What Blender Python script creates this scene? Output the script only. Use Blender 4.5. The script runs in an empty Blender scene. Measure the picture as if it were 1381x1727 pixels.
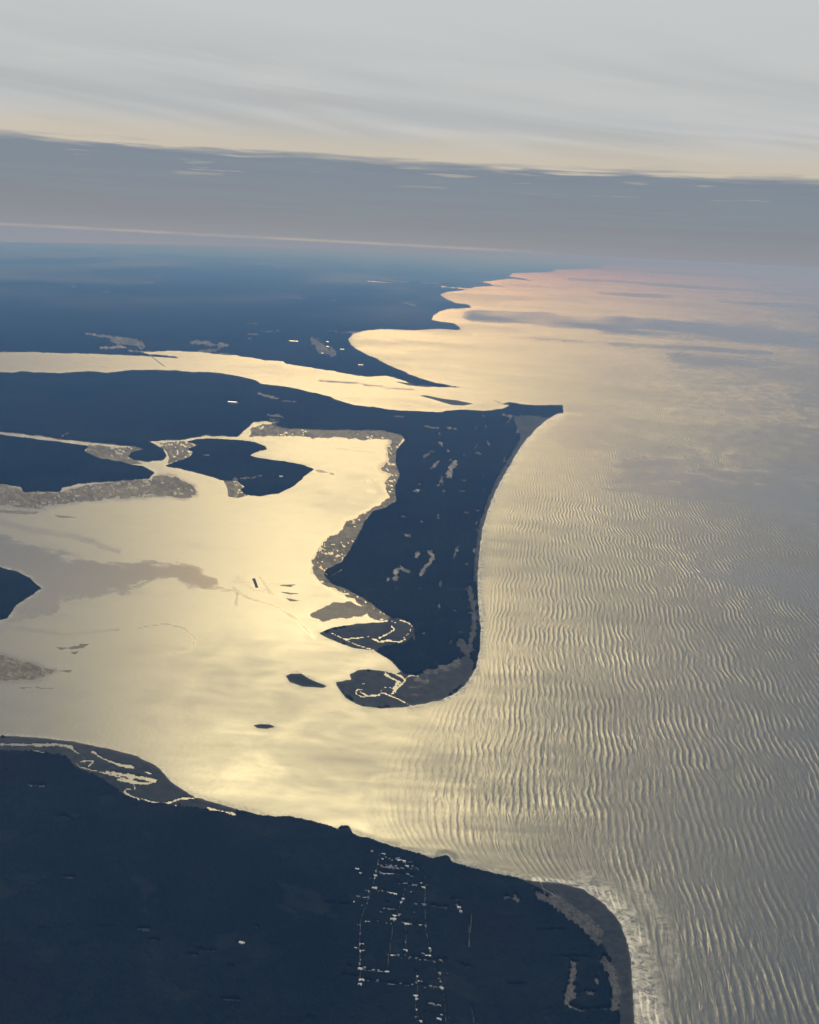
import bpy, math, random, heapq
import numpy as np
from mathutils import Matrix, Vector

random.seed(7); np.random.seed(7)
S = bpy.context.scene
COL = S.collection
rad = math.radians

# ------------------------------------------------------------------ camera
H = 3000.0                       # aircraft altitude in metres
FPX = 1800.0                     # focal length in photograph pixels
ROLL = math.atan(0.0525)
CX, CY = 690.5, 863.5
WH = -446.6                      # horizon, roll-corrected px above the centre
PITCH = math.atan(-WH / FPX)
cam_d = bpy.data.cameras.new("camera")
cam = bpy.data.objects.new("camera", cam_d); COL.objects.link(cam)
cam_d.sensor_fit = 'HORIZONTAL'; cam_d.sensor_width = 36.0
cam_d.lens = 36.0 * FPX / 1381.0
cam_d.clip_start = 1.0; cam_d.clip_end = 3.0e6
cam.matrix_world = (Matrix.Translation((0, 0, H)) @ Matrix.Rotation(rad(90) - PITCH, 4, 'X')
                    @ Matrix.Rotation(ROLL, 4, 'Z'))
S.camera = cam

# ------------------------------------------------------------------ light
SUN_EL, SUN_AZ = 33.0, -4.5      # azimuth measured from +Y towards +X
SUN_STRENGTH = 2.9
sd_ = Vector((math.sin(rad(SUN_AZ)) * math.cos(rad(SUN_EL)), math.cos(rad(SUN_AZ)) * math.cos(rad(SUN_EL)), math.sin(rad(SUN_EL))))
sl = bpy.data.lights.new("sun", 'SUN'); sl.energy = SUN_STRENGTH; sl.angle = rad(14); sl.color = (1.0, 0.86, 0.46)
so = bpy.data.objects.new("sun", sl); COL.objects.link(so)
so.rotation_euler = (-sd_).to_track_quat('-Z', 'Y').to_euler()
so.location = (0, 0, H + 500)

S.view_settings.view_transform = 'Standard'; S.view_settings.look = 'None'
S.view_settings.exposure = 0.0; S.view_settings.gamma = 1.0
S.view_settings.use_curve_mapping = False
S.cycles.volume_bounces = 1


class NT:
    """tiny node-graph helper"""
    def __init__(self, nt):
        self.nt = nt; nt.nodes.clear()
    def n(self, typ, **kw):
        nd = self.nt.nodes.new(typ)
        for k, v in kw.items(): setattr(nd, k, v)
        return nd
    def link(self, a, b): self.nt.links.new(a, b)
    def put(self, sock, v):
        if isinstance(v, bpy.types.NodeSocket): self.link(v, sock)
        elif v is not None: sock.default_value = v
    def m(self, op, a, b=None, c=None, clamp=False):
        nd = self.n('ShaderNodeMath', operation=op); nd.use_clamp = clamp
        self.put(nd.inputs[0], a)
        if b is not None: self.put(nd.inputs[1], b)
        if c is not None: self.put(nd.inputs[2], c)
        return nd.outputs[0]
    def mr(self, v, a, b, c=0.0, d=1.0, smooth=True):
        nd = self.n('ShaderNodeMapRange'); nd.interpolation_type = 'SMOOTHSTEP' if smooth else 'LINEAR'
        self.put(nd.inputs[0], v)
        for i, x in enumerate((a, b, c, d)): self.put(nd.inputs[i + 1], x)
        return nd.outputs[0]
    def mix(self, f, a, b):
        nd = self.n('ShaderNodeMix', data_type='RGBA')
        self.put(nd.inputs[0], f)
        self.put(nd.inputs[6], a if isinstance(a, bpy.types.NodeSocket) else (*a, 1))
        self.put(nd.inputs[7], b if isinstance(b, bpy.types.NodeSocket) else (*b, 1))
        return nd.outputs[2]
    def comb(self, x, y, z):
        nd = self.n('ShaderNodeCombineXYZ')
        for i, v in enumerate((x, y, z)): self.put(nd.inputs[i], v)
        return nd.outputs[0]
    def sep(self, v):
        nd = self.n('ShaderNodeSeparateXYZ'); self.link(v, nd.inputs[0]); return nd.outputs
    def noise(self, vec, scale, detail=3, rough=0.5, dist=0.0):
        nd = self.n('ShaderNodeTexNoise'); self.put(nd.inputs['Vector'], vec)
        nd.inputs['Scale'].default_value = scale; nd.inputs['Detail'].default_value = detail
        nd.inputs['Roughness'].default_value = rough; nd.inputs['Distortion'].default_value = dist
        return nd.outputs[0]
    def attr(self, name):
        return self.n('ShaderNodeAttribute', attribute_name=name).outputs['Fac']
    def scale(self, col, f):
        nd = self.n('ShaderNodeVectorMath', operation='SCALE'); self.put(nd.inputs[0], col); self.put(nd.inputs[3], f)
        return nd.outputs[0]
    def add(self, a, b):
        nd = self.n('ShaderNodeVectorMath', operation='ADD'); self.put(nd.inputs[0], a); self.put(nd.inputs[1], b)
        return nd.outputs[0]


# ------------------------------------------------------------------ sky
world = bpy.data.worlds.new("World"); S.world = world; world.use_nodes = True
g = NT(world.node_tree)
D = g.n('ShaderNodeTexCoord').outputs['Generated']
dx, dy, dz = g.sep(D)
sky = g.n('ShaderNodeTexSky', sky_type='NISHITA'); sky.sun_disc = False
sky.sun_elevation = rad(SUN_EL); sky.sun_rotation = rad(SUN_AZ); sky.altitude = H
blue = g.scale(sky.outputs[0], 0.05)
el = g.m('MULTIPLY', g.m('ARCSINE', dz), 57.2958)          # elevation in degrees
az = g.m('MULTIPLY', g.m('ARCTAN2', dx, dy), 57.2958)      # azimuth in degrees
# wispy texture stretched along the horizon
v1 = g.comb(g.m('MULTIPLY', az, 0.055), g.m('MULTIPLY', el, 0.42), 0.0)
n1 = g.noise(v1, 1.0, 5, 0.55, 0.6)
v2 = g.comb(g.m('MULTIPLY', az, 0.10), g.m('MULTIPLY', el, 2.6), 3.0)
n2 = g.noise(v2, 1.0, 4, 0.6, 0.3)
v3 = g.comb(g.m('MULTIPLY', az, 0.24), g.m('MULTIPLY', el, 3.2), 9.0)
n3 = g.noise(v3, 1.0, 3, 0.5, 0.2)
# high grey veil
slant = g.m('ADD', el, g.m('MULTIPLY', az, 0.10))
v4 = g.comb(g.m('MULTIPLY', az, 0.04), g.m('MULTIPLY', slant, 0.55), 5.0)
n4 = g.noise(v4, 1.0, 4, 0.5, 0.8)
veil = g.mix(g.mr(n4, 0.36, 0.62), (0.47, 0.47, 0.46), (0.585, 0.58, 0.56))
veil = g.mix(g.mr(n1, 0.42, 0.6, 0.0, 0.55), veil, (0.50, 0.515, 0.51))
veil = g.mix(g.mr(el, 6.0, 12.0), veil, (0.595, 0.61, 0.595))
warm = g.m('SUBTRACT', 1.0, g.mr(g.m('ADD', el, g.m('MULTIPLY', n2, 1.6)), 5.0, 7.1))
veil = g.mix(g.m('MULTIPLY', warm, 0.85), veil, (0.63, 0.535, 0.405))
# grey blue bank over the horizon
bank_c = g.mix(g.mr(el, 0.0, 4.5), (0.225, 0.222, 0.265), (0.20, 0.232, 0.285))
bank_c = g.mix(g.mr(n2, 0.35, 0.65, 0.0, 0.7), bank_c, (0.215, 0.25, 0.285))
bank_c = g.mix(g.mr(el, 0.0, 1.3, 0.75, 0.0), bank_c, (0.25, 0.265, 0.305))
edge = g.m('ADD', 4.10, g.m('MULTIPLY', g.m('SUBTRACT', n3, 0.5), 0.9))
edge = g.m('SUBTRACT', edge, g.m('MULTIPLY', g.m('ADD', az, 21.0), 0.004))
below = g.m('SUBTRACT', 1.0, g.mr(g.m('SUBTRACT', el, edge), -0.10, g.mr(n2, .35, .6, .08, .55)))
# pale slits inside the upper part of the bank
v5 = g.comb(g.m('MULTIPLY', az, 0.22), g.m('MULTIPLY', el, 4.2), 31.0)
n5 = g.noise(v5, 1.0, 3, 0.55, 0.2)
slit = g.m('MULTIPLY', g.mr(n5, 0.60, 0.70), g.m('MULTIPLY', g.mr(el, 2.7, 3.3), g.m('SUBTRACT', 1.0, g.mr(el, 3.8, 4.4))))
bank_c = g.mix(g.m('MULTIPLY', slit, 0.55), bank_c, (0.50, 0.44, 0.36))
c = g.mix(below, veil, bank_c)
# thin mist line right on the horizon, to the left
mist = g.m('MULTIPLY', g.m('SUBTRACT', 1.0, g.mr(g.m('ABSOLUTE', g.m('SUBTRACT', el, .06)), 0.02, 0.13)), g.m('SUBTRACT', 1.0, g.mr(az, 0.0, 9.0)))
mist = g.m('MULTIPLY', mist, g.mr(g.noise(g.comb(g.m('MULTIPLY', az, .22), g.m('MULTIPLY', el, 2.0), 2.0), 1.0, 4, .6), .3, .55, .25, 1.0))
c = g.mix(g.m('MULTIPLY', mist, 0.9), c, (0.42, 0.385, 0.35))
# the veil glows round the hidden sun
dot = g.n('ShaderNodeVectorMath', operation='DOT_PRODUCT'); g.link(D, dot.inputs[0]); dot.inputs[1].default_value = sd_
dp = g.m('MAXIMUM', dot.outputs['Value'], 0.0)
up = g.mr(el, 11.5, 21.0)
g1 = g.m('MULTIPLY', g.m('POWER', dp, 10.0), g.m('MULTIPLY', up, 1.65))
g2 = g.m('MULTIPLY', g.m('POWER', dp, 30.0), g.m('MULTIPLY', up, 1.0))
daz = g.m('DIVIDE', g.m('SUBTRACT', az, 0.0), 10.0)
g3 = g.m('MULTIPLY', g.m('POWER', 2.718, g.m('MULTIPLY', g.m('MULTIPLY', daz, daz), -1.0)), g.m('MULTIPLY', g.mr(el, 12.2, 16.0), g.mr(el, 19.0, 27.0, 1.0, 0.0)))
c = g.add(c, g.scale(g.comb(1.0, .66, .13), g.m('MULTIPLY', g3, 4.8)))
c = g.add(c, g.scale(g.comb(1.0, .89, .68), g.m('MULTIPLY', g1, 1.08)))
c = g.add(c, g.scale(g.mix(g.mr(el, 12.0, 28.0), (1.0, 0.70, 0.28), (1.0, 0.84, 0.42)), g.m('MULTIPLY', g2, 1.4)))
# overhead and behind the veil is dimmer and bluer
back = g.mr(dot.outputs['Value'], -0.1, 0.80)
c = g.mix(back, g.mix(0.85, c, (0.09, 0.15, 0.27)), c)
c = g.mix(0.90, blue, c)
bg = g.n('ShaderNodeBackground'); g.link(c, bg.inputs[0]); bg.inputs[1].default_value = 1.0
out = g.n('ShaderNodeOutputWorld'); g.link(bg.outputs[0], out.inputs[0])

# ------------------------------------------------------------------ helpers
CR, SR = math.cos(ROLL), math.sin(ROLL)
SP, CP = math.sin(PITCH), math.cos(PITCH)

def uv(p):
    """photograph pixel -> roll-corrected (u, v); v counts px below the horizon"""
    p = np.atleast_2d(np.asarray(p, float)); ddx = p[:, 0] - CX; ddy = p[:, 1] - CY
    return np.stack([ddx * CR + ddy * SR, -ddx * SR + ddy * CR - WH], 1)

def ground(u, v, z=0.0):
    """(u, v) -> world X, Y where the line of sight meets height z"""
    w = v + WH
    t = (H - z) / (FPX * SP + w * CP)
    return u * t, (FPX * CP - w * SP) * t

def to_uv(X, Y, z=0.0):
    dzz = z - H
    f = Y * CP - dzz * SP; up = Y * SP + dzz * CP
    return X / f * FPX, -up / f * FPX - WH

def G(x, y, z=0.0):
    q = uv([(x, y)])[0]; X, Y = ground(q[0], q[1], z); return float(X), float(Y)

def hash2(ix, iy, s):
    h = (ix.astype(np.int64) * 374761393 + iy.astype(np.int64) * 668265263 + s * 982451653) & 0xffffffff
    h = ((h ^ (h >> 13)) * 1274126177) & 0xffffffff
    return ((h ^ (h >> 16)) & 0xffff) / 65535.0

def vnoise(x, y, s=0):
    ix = np.floor(x); iy = np.floor(y); fx = x - ix; fy = y - iy
    fx = fx * fx * (3 - 2 * fx); fy = fy * fy * (3 - 2 * fy)
    a = hash2(ix, iy, s); b = hash2(ix + 1, iy, s); c_ = hash2(ix, iy + 1, s); d = hash2(ix + 1, iy + 1, s)
    return (a * (1 - fx) + b * fx) * (1 - fy) + (c_ * (1 - fx) + d * fx) * fy

def fbm(x, y, s=0, o=4):
    r = 0; a = 0.5; t = 0
    for k in range(o):
        r = r + a * vnoise(x, y, s + k * 17); t += a; x = x * 2.03 + 11.3; y = y * 2.03 + 5.1; a *= 0.5
    return r / t - 0.5                       # about -0.5 .. 0.5

def seg_dist(U, V, pts, closed):
    d2 = np.full(U.shape, 1e18)
    n = len(pts)
    for i in range(n if closed else n - 1):
        a = pts[i]; b = pts[(i + 1) % n]; e = b - a; L = e @ e + 1e-9
        t = np.clip(((U - a[0]) * e[0] + (V - a[1]) * e[1]) / L, 0, 1)
        d2 = np.minimum(d2, (U - a[0] - t * e[0]) ** 2 + (V - a[1] - t * e[1]) ** 2)
    return np.sqrt(d2)

def inside(U, V, pts):
    r = np.zeros(U.shape, bool); n = len(pts)
    for i in range(n):
        a = pts[i]; b = pts[(i + 1) % n]
        if a[1] == b[1]: continue
        c_ = ((a[1] > V) != (b[1] > V)) & (U < (b[0] - a[0]) * (V - a[1]) / (b[1] - a[1]) + a[0])
        r ^= c_
    return r

def sdf(U, V, pts, margin=None):
    """signed distance to polygon in px, + inside; far values clipped to the margin"""
    if margin is None:
        d = seg_dist(U, V, pts, True); return np.where(inside(U, V, pts), d, -d)
    lo = pts.min(0) - margin; hi = pts.max(0) + margin
    m = (U >= lo[0]) & (U <= hi[0]) & (V >= lo[1]) & (V <= hi[1])
    r = np.full(U.shape, -float(margin))
    if m.any(): r[m] = sdf(U[m], V[m], pts)
    return r

def stroke(U, V, pix, w):
    pts = uv(pix); r = np.full(U.shape, -50.0); lo = pts.min(0) - 50; hi = pts.max(0) + 50
    m = (U >= lo[0]) & (U <= hi[0]) & (V >= lo[1]) & (V <= hi[1])
    if m.any(): r[m] = w - seg_dist(U[m], V[m], pts, False)
    return r

def ss(x, a, b):
    t = np.clip((x - a) / (b - a), 0, 1); return t * t * (3 - 2 * t)

def mesh_from(name, co, faces, mat, attrs=None, smooth=True, parent=None):
    me = bpy.data.meshes.new(name)
    faces = np.asarray(faces, np.int32); n = len(faces); k = faces.shape[1]
    me.vertices.add(len(co)); me.vertices.foreach_set('co', np.asarray(co, np.float32).ravel())
    me.loops.add(n * k); me.loops.foreach_set('vertex_index', faces.ravel())
    me.polygons.add(n); me.polygons.foreach_set('loop_start', np.arange(0, n * k, k, dtype=np.int32))
    me.update(calc_edges=True)
    me.polygons.foreach_set('use_smooth', np.full(n, smooth))
    if attrs:
        for kx, vv in attrs.items():
            a = me.attributes.new(kx, 'FLOAT', 'POINT'); a.data.foreach_set('value', np.asarray(vv, np.float32).ravel())
    me.materials.append(mat); me.validate()
    o = bpy.data.objects.new(name, me); COL.objects.link(o)
    if parent: o.parent = parent
    return o

def tag(o, label=None, cat=None, group=None, kind=None):
    if label: o['label'] = label
    if cat: o['category'] = cat
    if group: o['group'] = group
    if kind: o['kind'] = kind
    return o

# grid lines of the surveyed area (fine inside the view, coarse outside)
def lines(fine_lo, fine_hi, step, far_lo, far_hi):
    a = list(np.arange(fine_lo, fine_hi + .1, step)); s = step
    lo = []; x = a[0]
    while x > far_lo: s *= 1.12; x -= s; lo.append(x)
    s = step; hi = []; x = a[-1]
    while x < far_hi: s *= 1.12; x += s; hi.append(x)
    return np.array(lo[::-1] + a + hi)
US = lines(-790, 790, 2.0, -2600, 2600)
VS = np.concatenate([np.arange(9, 70, 1.0), lines(70, 1380, 2.0, 71, 2700)[0:]])
VS = np.unique(np.round(VS, 3))
VS = VS[VS >= 9]
GU, GV = np.meshgrid(US, VS)              # rows = v

# ------------------------------------------------------------------ coastlines (survey points)
LANDS = {
 'far_coast': [(-1200,555),(-300,583),(0,594),(60,594),(120,596),(180,598),(245,601),(290,604),(308,604),(290,600),(250,597),(238,594),(290,592),(330,593),(360,597),
   (400,600),(430,604),(445,608),(478,609),(482,614),(520,619),(560,626),(600,633),(625,635),(650,634),(676,640),(690,646),(700,650),(735,653),(778,653),(745,648),
   (722,642),(690,631),(655,615),(628,602),(604,590),(592,581),(588,573),(596,564),(612,558),(640,555),(700,557),(735,555),(776,556),(775,552),(765,546),(742,543),(729,539),
   (731,532),(742,526),(760,521),(795,519),(790,514),(768,511),(752,504),(742,497),(755,492),(780,490),(800,484),(833,482),(825,478),(815,476),(835,473),(860,470),(898,474),
   (880,469),(858,466),(866,461),(900,460),(932,459),(936,455),(975,454),(1008,453),(1016,447.5),(1060,448),(1110,450),(1110,448.5),(1015,442.5),(950,439),(850,432.5),(700,425),(500,418),(300,412.5),(0,408),(-600,376),(-1200,345)],
 'peninsula': [(-1200,600),(-400,628),(0,628),(20,629),(35,626),(60,628),(100,629),(150,626),(180,628),(215,624),(245,624),(290,624),(330,627),(370,629),(400,634),(432,641),
   (440,647),(480,651),(520,660),(556,668),(565,674),(600,683),(660,690),(720,694),(740,695),(770,691),(820,692),(845,689),(859,684),(848,681),(858,678),(872,680),(886,682),(900,684),(949,683),(950,696),
   (938,699),(925,706),(905,722),(885,745),(865,775),(845,810),(828,845),(815,885),(808,930),(805,980),(807,1020),(811,1060),(809,1095),(803,1125),(790,1148),(770,1168),
   (745,1180),(715,1187),(680,1193),(640,1195),(610,1191),(582,1177),(572,1163),(566,1150),(580,1147),(593,1146),(590,1138),(603,1130),(620,1128),(645,1131),(668,1136),(676,1133),
   (660,1115),(645,1105),(632,1098),(600,1094),(570,1084),(538,1068),(562,1058),(600,1052),(630,1050),(652,1048),(656,1041),(625,1018),(600,1003),(575,990),(556,984),(545,968),(552,958),
   (575,948),(590,925),(605,900),(615,878),(628,862),(650,855),(668,845),(665,820),(673,800),(666,780),(668,760),(681,742),(676,734),(640,726),(600,726),(540,726),(480,723),
   (455,716),(470,712),(450,711),(428,713),(415,724),(400,737),(345,735),(305,743),(250,744),(275,757),(282,768),(275,776),(250,779),(226,777),(216,770),(222,762),(240,757),
   (215,752),(180,750),(150,746),(100,742),(80,738),(0,728),(-400,715),(-1200,690)],
 'western_island': [(-1200,700),(-400,722),(0,733),(50,739),(85,743),(120,747),(150,753),(143,760),(162,770),(200,778),(240,786),(262,797),(250,808),(200,811),(145,815),(105,822),(100,830),
   (40,830),(35,822),(0,816),(-400,806),(-1200,780)],
 'round_island': [(279,786),(300,777),(320,771),(326,762),(314,758),(332,751),(316,745),(332,740),(360,738),(400,742),(430,745),(448,752),(451,758),(430,763),(422,768),(440,773),
   (480,777),(510,783),(530,791),(514,803),(497,818),(470,832),(440,837),(412,834),(405,826),(412,820),(398,812),(380,812),(360,805),(330,797),(300,790)],
 'west_point': [(-1200,880),(-300,940),(0,957),(30,964),(52,975),(62,986),(70,992),(50,1006),(28,1020),(12,1043),(0,1046),(-300,1060),(-1200,1050)],
 'near_coast': [(-1200,1230),(-400,1238),(0,1241),(60,1243),(120,1250),(180,1262),(230,1275),(268,1294),(288,1318),(320,1340),(350,1350),(400,1365),(450,1377),(490,1377),(530,1385),(568,1397),
   (576,1392),(588,1392),(595,1407),(625,1415),(680,1432),(730,1447),(755,1442),(764,1454),(800,1465),(860,1478),(900,1486),(950,1490),(985,1500),(1020,1525),(1045,1555),(1058,1590),(1064,1620),
   (1066,1660),(1070,1727),(1074,1850),(1050,2100),(900,2600),(500,3100),(-1200,3100)],
 'river_islet': [(482,1140),(490,1136),(508,1136),(522,1145),(551,1157),(545,1160),(510,1158),(488,1150)],
 'oval_islet': [(427,1223),(440,1221),(456,1222),(464,1226),(450,1229),(434,1228)],
 'spoil_islet': [(425,976),(430,975),(436,991),(431,992)],
 'channel_bar': [(708,667),(720,667),(745,672),(770,675),(800,681),(782,684),(762,683),(748,679),(728,673)],
 'spit_bar': [(662,643),(690,646),(730,650),(755,652),(720,653),(690,650)],
}
FLATS = {   # marshes, mud flats and bars awash: (polygon, wetness)
 'salt_marsh': [
   [(-300,815),(0,815),(40,829),(100,831),(145,817),(200,812),(250,809),(272,800),(300,806),(328,820),(331,834),(312,841),(270,836),(200,840),(130,846),(60,858),(0,852),(-300,870)],
   [(372,804),(380,798),(388,806),(398,812),(412,822),(418,836),(400,840),(385,838),(383,822)],
   [(681,736),(668,760),(668,780),(675,800),(668,822),(670,846),(650,857),(628,864),(617,880),(606,903),(590,930),(576,950),(556,962),(600,999),(640,1020),(662,1042),(655,1048),(625,1042),(615,1025),(590,1008),(560,992),(535,978),(528,966),(526,945),
    (540,922),(556,905),(575,895),(584,880),(610,868),(640,850),(655,840),(648,812),(655,800),(640,790),(655,775),(652,755),(662,742),(640,732),(560,735),(520,733),(520,723),(640,722)],
   [(-300,1090),(0,1104),(40,1115),(78,1128),(95,1131),(64,1145),(20,1147),(0,1147),(-300,1160)],
   [(150,750),(240,756),(222,764),(216,772),(240,782),(210,782),(160,772),(142,762)],
   [(262,745),(310,745),(330,752),(312,758),(326,764),(318,772),(296,778),(284,782),(284,768),(276,757)],
   [(446,716),(520,724),(640,726),(672,734),(660,744),(560,738),(480,736),(420,738),(425,722)],
 ],
 'tidal_flat': [
   [(520,1038),(535,1027),(560,1017),(590,1014),(620,1026),(630,1031),(610,1038),(570,1044),(545,1049)],
   [(-300,870),(0,904),(60,924),(130,949),(160,952),(250,952),(262,953),(310,956),(342,963),(360,980),(345,991),(318,986),(300,974),(270,968),(250,975),(215,990),(150,1000),(100,1008),(98,1028),(40,1040),(10,1046),(70,993),(40,966),(0,955),(-300,940)],
   [(95,1091),(120,1090),(156,1084),(140,1094),(100,1096)], [(20,1160),(60,1157),(102,1163),(60,1161)], [(-80,858),(60,862),(76,867),(20,866)], [(90,868),(135,873),(100,873)],
   [(118,1100),(135,1098),(125,1104)], [(90,1131),(122,1130),(118,1134)],
   [(470,987),(500,985),(490,990)], [(472,998),(506,1001),(490,1003)], [(480,1008),(510,1014),(490,1014)],
 ],
}
PL = {k: uv(p) for k, p in LANDS.items()}
PF = {k: [uv(p) for p in v] for k, v in FLATS.items()}

# creeks, ponds (sea-level water inside the land): polylines with half width in px
CREEKS = [
 ([(0,1255),(30,1256),(60,1256),(100,1256),(122,1260)], 2.6), ([(50,1257),(56,1266),(80,1270),(105,1272)], .9),
 ([(118,1262),(135,1272),(142,1279)], 1.2), ([(128,1286),(135,1294),(160,1300),(185,1306),(210,1313),(225,1322)], 1.6), ([(134,1284),(158,1283),(150,1292)], 1.8),
 ([(156,1268),(175,1280),(200,1290),(224,1294)], 2.4), ([(180,1302),(215,1308),(262,1317)], 3.2), ([(200,1315),(240,1322),(262,1318)], 3.0),
 ([(226,1324),(228,1330),(212,1331),(210,1337),(225,1345),(250,1352),(280,1355),(305,1347),(345,1344)], 2.0),
 ([(290,1358),(330,1363)], 1.4), ([(350,1363),(372,1368),(395,1374)], 2.6), ([(245,1302),(254,1305)], 1.4),
 ([(98,1378),(112,1379),(124,1388)], 1.6), ([(52,1325),(70,1326)], 1.3), ([(7,1300),(22,1302)], 1.0),
 ([(640,1128),(660,1134),(678,1141),(683,1148),(676,1155),(668,1162),(662,1168)], 1.8), ([(683,1145),(690,1140),(714,1139)], 1.2), ([(650,1137),(672,1150),(664,1160)], 2.6),
 ([(641,1168),(645,1160),(655,1158),(665,1163),(668,1169),(655,1171),(642,1168)], 1.0), ([(650,1171),(668,1177),(693,1190)], 1.3), ([(612,1163),(601,1164),(600,1170),(610,1175),(640,1172)], 1.6),
 ([(606,1166),(616,1172)], 2.6), ([(590,1152),(625,1153)], .9),
 ([(560,1068),(578,1077),(605,1089),(630,1096)], 1.1), ([(580,1078),(602,1076),(622,1074)], 1.2), ([(628,1077),(640,1083),(655,1080),(672,1083),(684,1078)], 1.8), ([(640,1076),(652,1070),(665,1062),(660,1055)], 1.6),
 ([(672,1045),(688,1050),(695,1056),(690,1068),(680,1076)], 1.5), ([(645,1048),(658,1046),(670,1052)], 1.1), ([(700,1150),(706,1140)], .8),
 ([(547,966),(556,972),(575,962)], 1.2),
 ([(0,731),(30,734),(85,739)], 1.3), ([(300,744),(340,738),(400,740)], 1.4),
 ([(736,482),(760,485),(790,487)], 1.1), ([(805,474),(822,475)], .8), ([(620,474),(660,477)], .7), ([(430,419),(450,419)], .6), ([(470,420),(500,421)], .7),
 ([(912,1487),(915,1498),(930,1506),(936,1512)], 1.0),
]
CLEAR = [  # pale openings in the woods: (polyline, half width, paleness)
 ([(765,783),(758,802)], 6.0, .75), ([(738,778),(728,790)], 2.6, .5), ([(745,806),(739,820)], 2.2, .45), ([(742,748),(744,750)], 2.6, .75), ([(701,828),(704,828)], 3.6, .8), ([(707,815),(708,816)], 2., .5),
 ([(755,761),(757,761)], 2., .7), ([(723,765),(715,772)], 2.4, .3), ([(822,745),(825,750)], 1.6, .8), ([(782,768),(783,769)], 1.6, .5), ([(716,720),(740,722)], 1.6, .45), ([(755,722),(768,723)], 1.8, .6),
 ([(676,871),(684,872)], 1.3, .7), ([(685,904),(688,903)], 3.6, .7), ([(703,935),(703,936)], 4.4, .65), ([(726,930),(731,940),(722,952),(708,970)], 3.4, .7), ([(668,978),(668,962),(676,958)], 4.4, .7),
 ([(654,979),(655,976)], 2.2, .95), ([(668,991),(669,992)], 2.0, .9), ([(676,960),(690,964)], 2.6, .4), ([(770,925),(766,940)], 2.0, .5), ([(772,928),(772,929)], 1.6, .8),
 ([(790,990),(798,1020),(800,1060),(792,1090)], 5.0, .12), ([(777,1085),(790,1100)], 7.0, .10), ([(700,1145),(720,1150)], 4., .3), ([(690,1160),(712,1158)], 1.2, .5), ([(690,1172),(712,1172)], 1.4, .5),
 ([(720,1135),(750,1126),(770,1118)], 6., .25),
 ([(848,700),(864,702),(856,712)], 1.8, .35), ([(665,702),(680,703)], 1.2, .5), ([(812,701),(816,702)], 1.3, .7),
 ([(385,679),(400,680)], 1.6, .8), ([(436,664),(450,668),(468,672)], 2.2, .55), ([(476,676),(500,678)], 1.6, .45), ([(452,700),(475,703)], 2.2, .6), ([(455,708),(470,708)], 1.6, .6),
 ([(345,768),(352,768)], 2., .35), ([(380,820),(395,808),(400,816)], 3., .6), ([(400,808),(425,806),(440,802)], 1.6, .7), ([(473,805),(474,806)], 2.2, .8), ([(105,735),(115,730)], 2., .5),
 ([(170,586),(195,586),(212,585)], 2.6, 1.0), ([(145,562),(165,566),(190,569),(215,571)], 2.2, .55), ([(190,575),(235,578),(240,584)], 5.0, .3), ([(215,592),(250,593)], 1.4, .8),
 ([(325,578),(345,578)], 3.0, .35), ([(350,580),(385,583)], 3.2, .35), ([(352,578),(358,579)], 1.5, .8), ([(335,592),(370,590)], 2.0, .35), ([(370,597),(385,598)], 1.5, .7),
 ([(530,575),(545,590),(560,596)], 7., .22), ([(575,561),(600,560)], 1.2, .9), ([(605,618),(612,616)], 1.6, .5), ([(440,560),(470,558)], 1.2, .15),
 ([(262,465),(275,466)], 1.2, .35), ([(640,472),(690,476)], 1.2, .3), ([(680,510),(700,516)], 2., .2), ([(600,440),(640,443)], .8, .4), ([(130,416),(220,420)], .8, .25),
 ([(955,1690),(965,1650),(966,1625)], 5.5, .26), ([(962,1668),(968,1680)], 8.0, .24), ([(1005,1652),(1008,1660)], 3., .3), ([(988,1675),(1000,1678)], 3.0, .28),
 ([(955,1690),(960,1698),(975,1706),(985,1706)], 2.2, .7), ([(975,1706),(1000,1704),(1030,1703)], 1.4, .35), ([(945,1616),(970,1616),(992,1617)], 1.3, .6),
 ([(905,1572),(950,1571)], 1.1, .4), ([(868,1512),(874,1520)], 4.0, .3), ([(770,1525),(777,1540)], 2.6, .35), ([(908,1508),(940,1530),(980,1560),(1010,1590)], 6.0, .16),
 ([(935,1515),(960,1530),(985,1550),(1010,1575)], 8.0, .18), ([(1020,1620),(1030,1640),(1040,1670),(1036,1700)], 8.0, .18), ([(403,1592),(409,1593)], 2.2, .9), ([(286,1493),(287,1493)], 1.1, .3),
 ([(790,1560),(792,1600)], .9, .16), ([(795,1700),(800,1727)], 1.2, .3), ([(50,1326),(72,1327)], 3., .2), ([(600,1398),(625,1412)], 2.4, .55), ([(570,1400),(590,1398)], 1.2, .5),
]
rr = random.Random(11)
for k in range(60):     # small glades and ponds on the peninsula
    t = rr.random(); x = 690 + 150 * rr.random() ** .8 + 40 * (1 - t) * rr.random(); y = 708 + 380 * t
    a_ = rr.uniform(.6, 2.2); b_ = rr.uniform(1, 7)
    CLEAR.append(([(x, y), (x + rr.uniform(-2, 2) - b_ * .3, y + b_)] if rr.random() < .6 else [(x, y), (x + b_ * 1.4, y + b_ * .08)], a_, rr.uniform(.12, .42)))
for k in range(46):     # and on the near shore and the far coast
    if k < 26: x = rr.uniform(20, 900); y = rr.uniform(1400 + max(0, x - 500) * .28, 1720); w_ = rr.uniform(.8, 2.4); p_ = rr.uniform(.10, .24)
    else: x = rr.uniform(20, 720); y = rr.uniform(430, 575); w_ = rr.uniform(.6, 1.4); p_ = rr.uniform(.15, .45)
    CLEAR.append(([(x, y), (x + rr.uniform(4, 30), y + rr.uniform(0, 2.5))], w_, p_))
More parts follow.
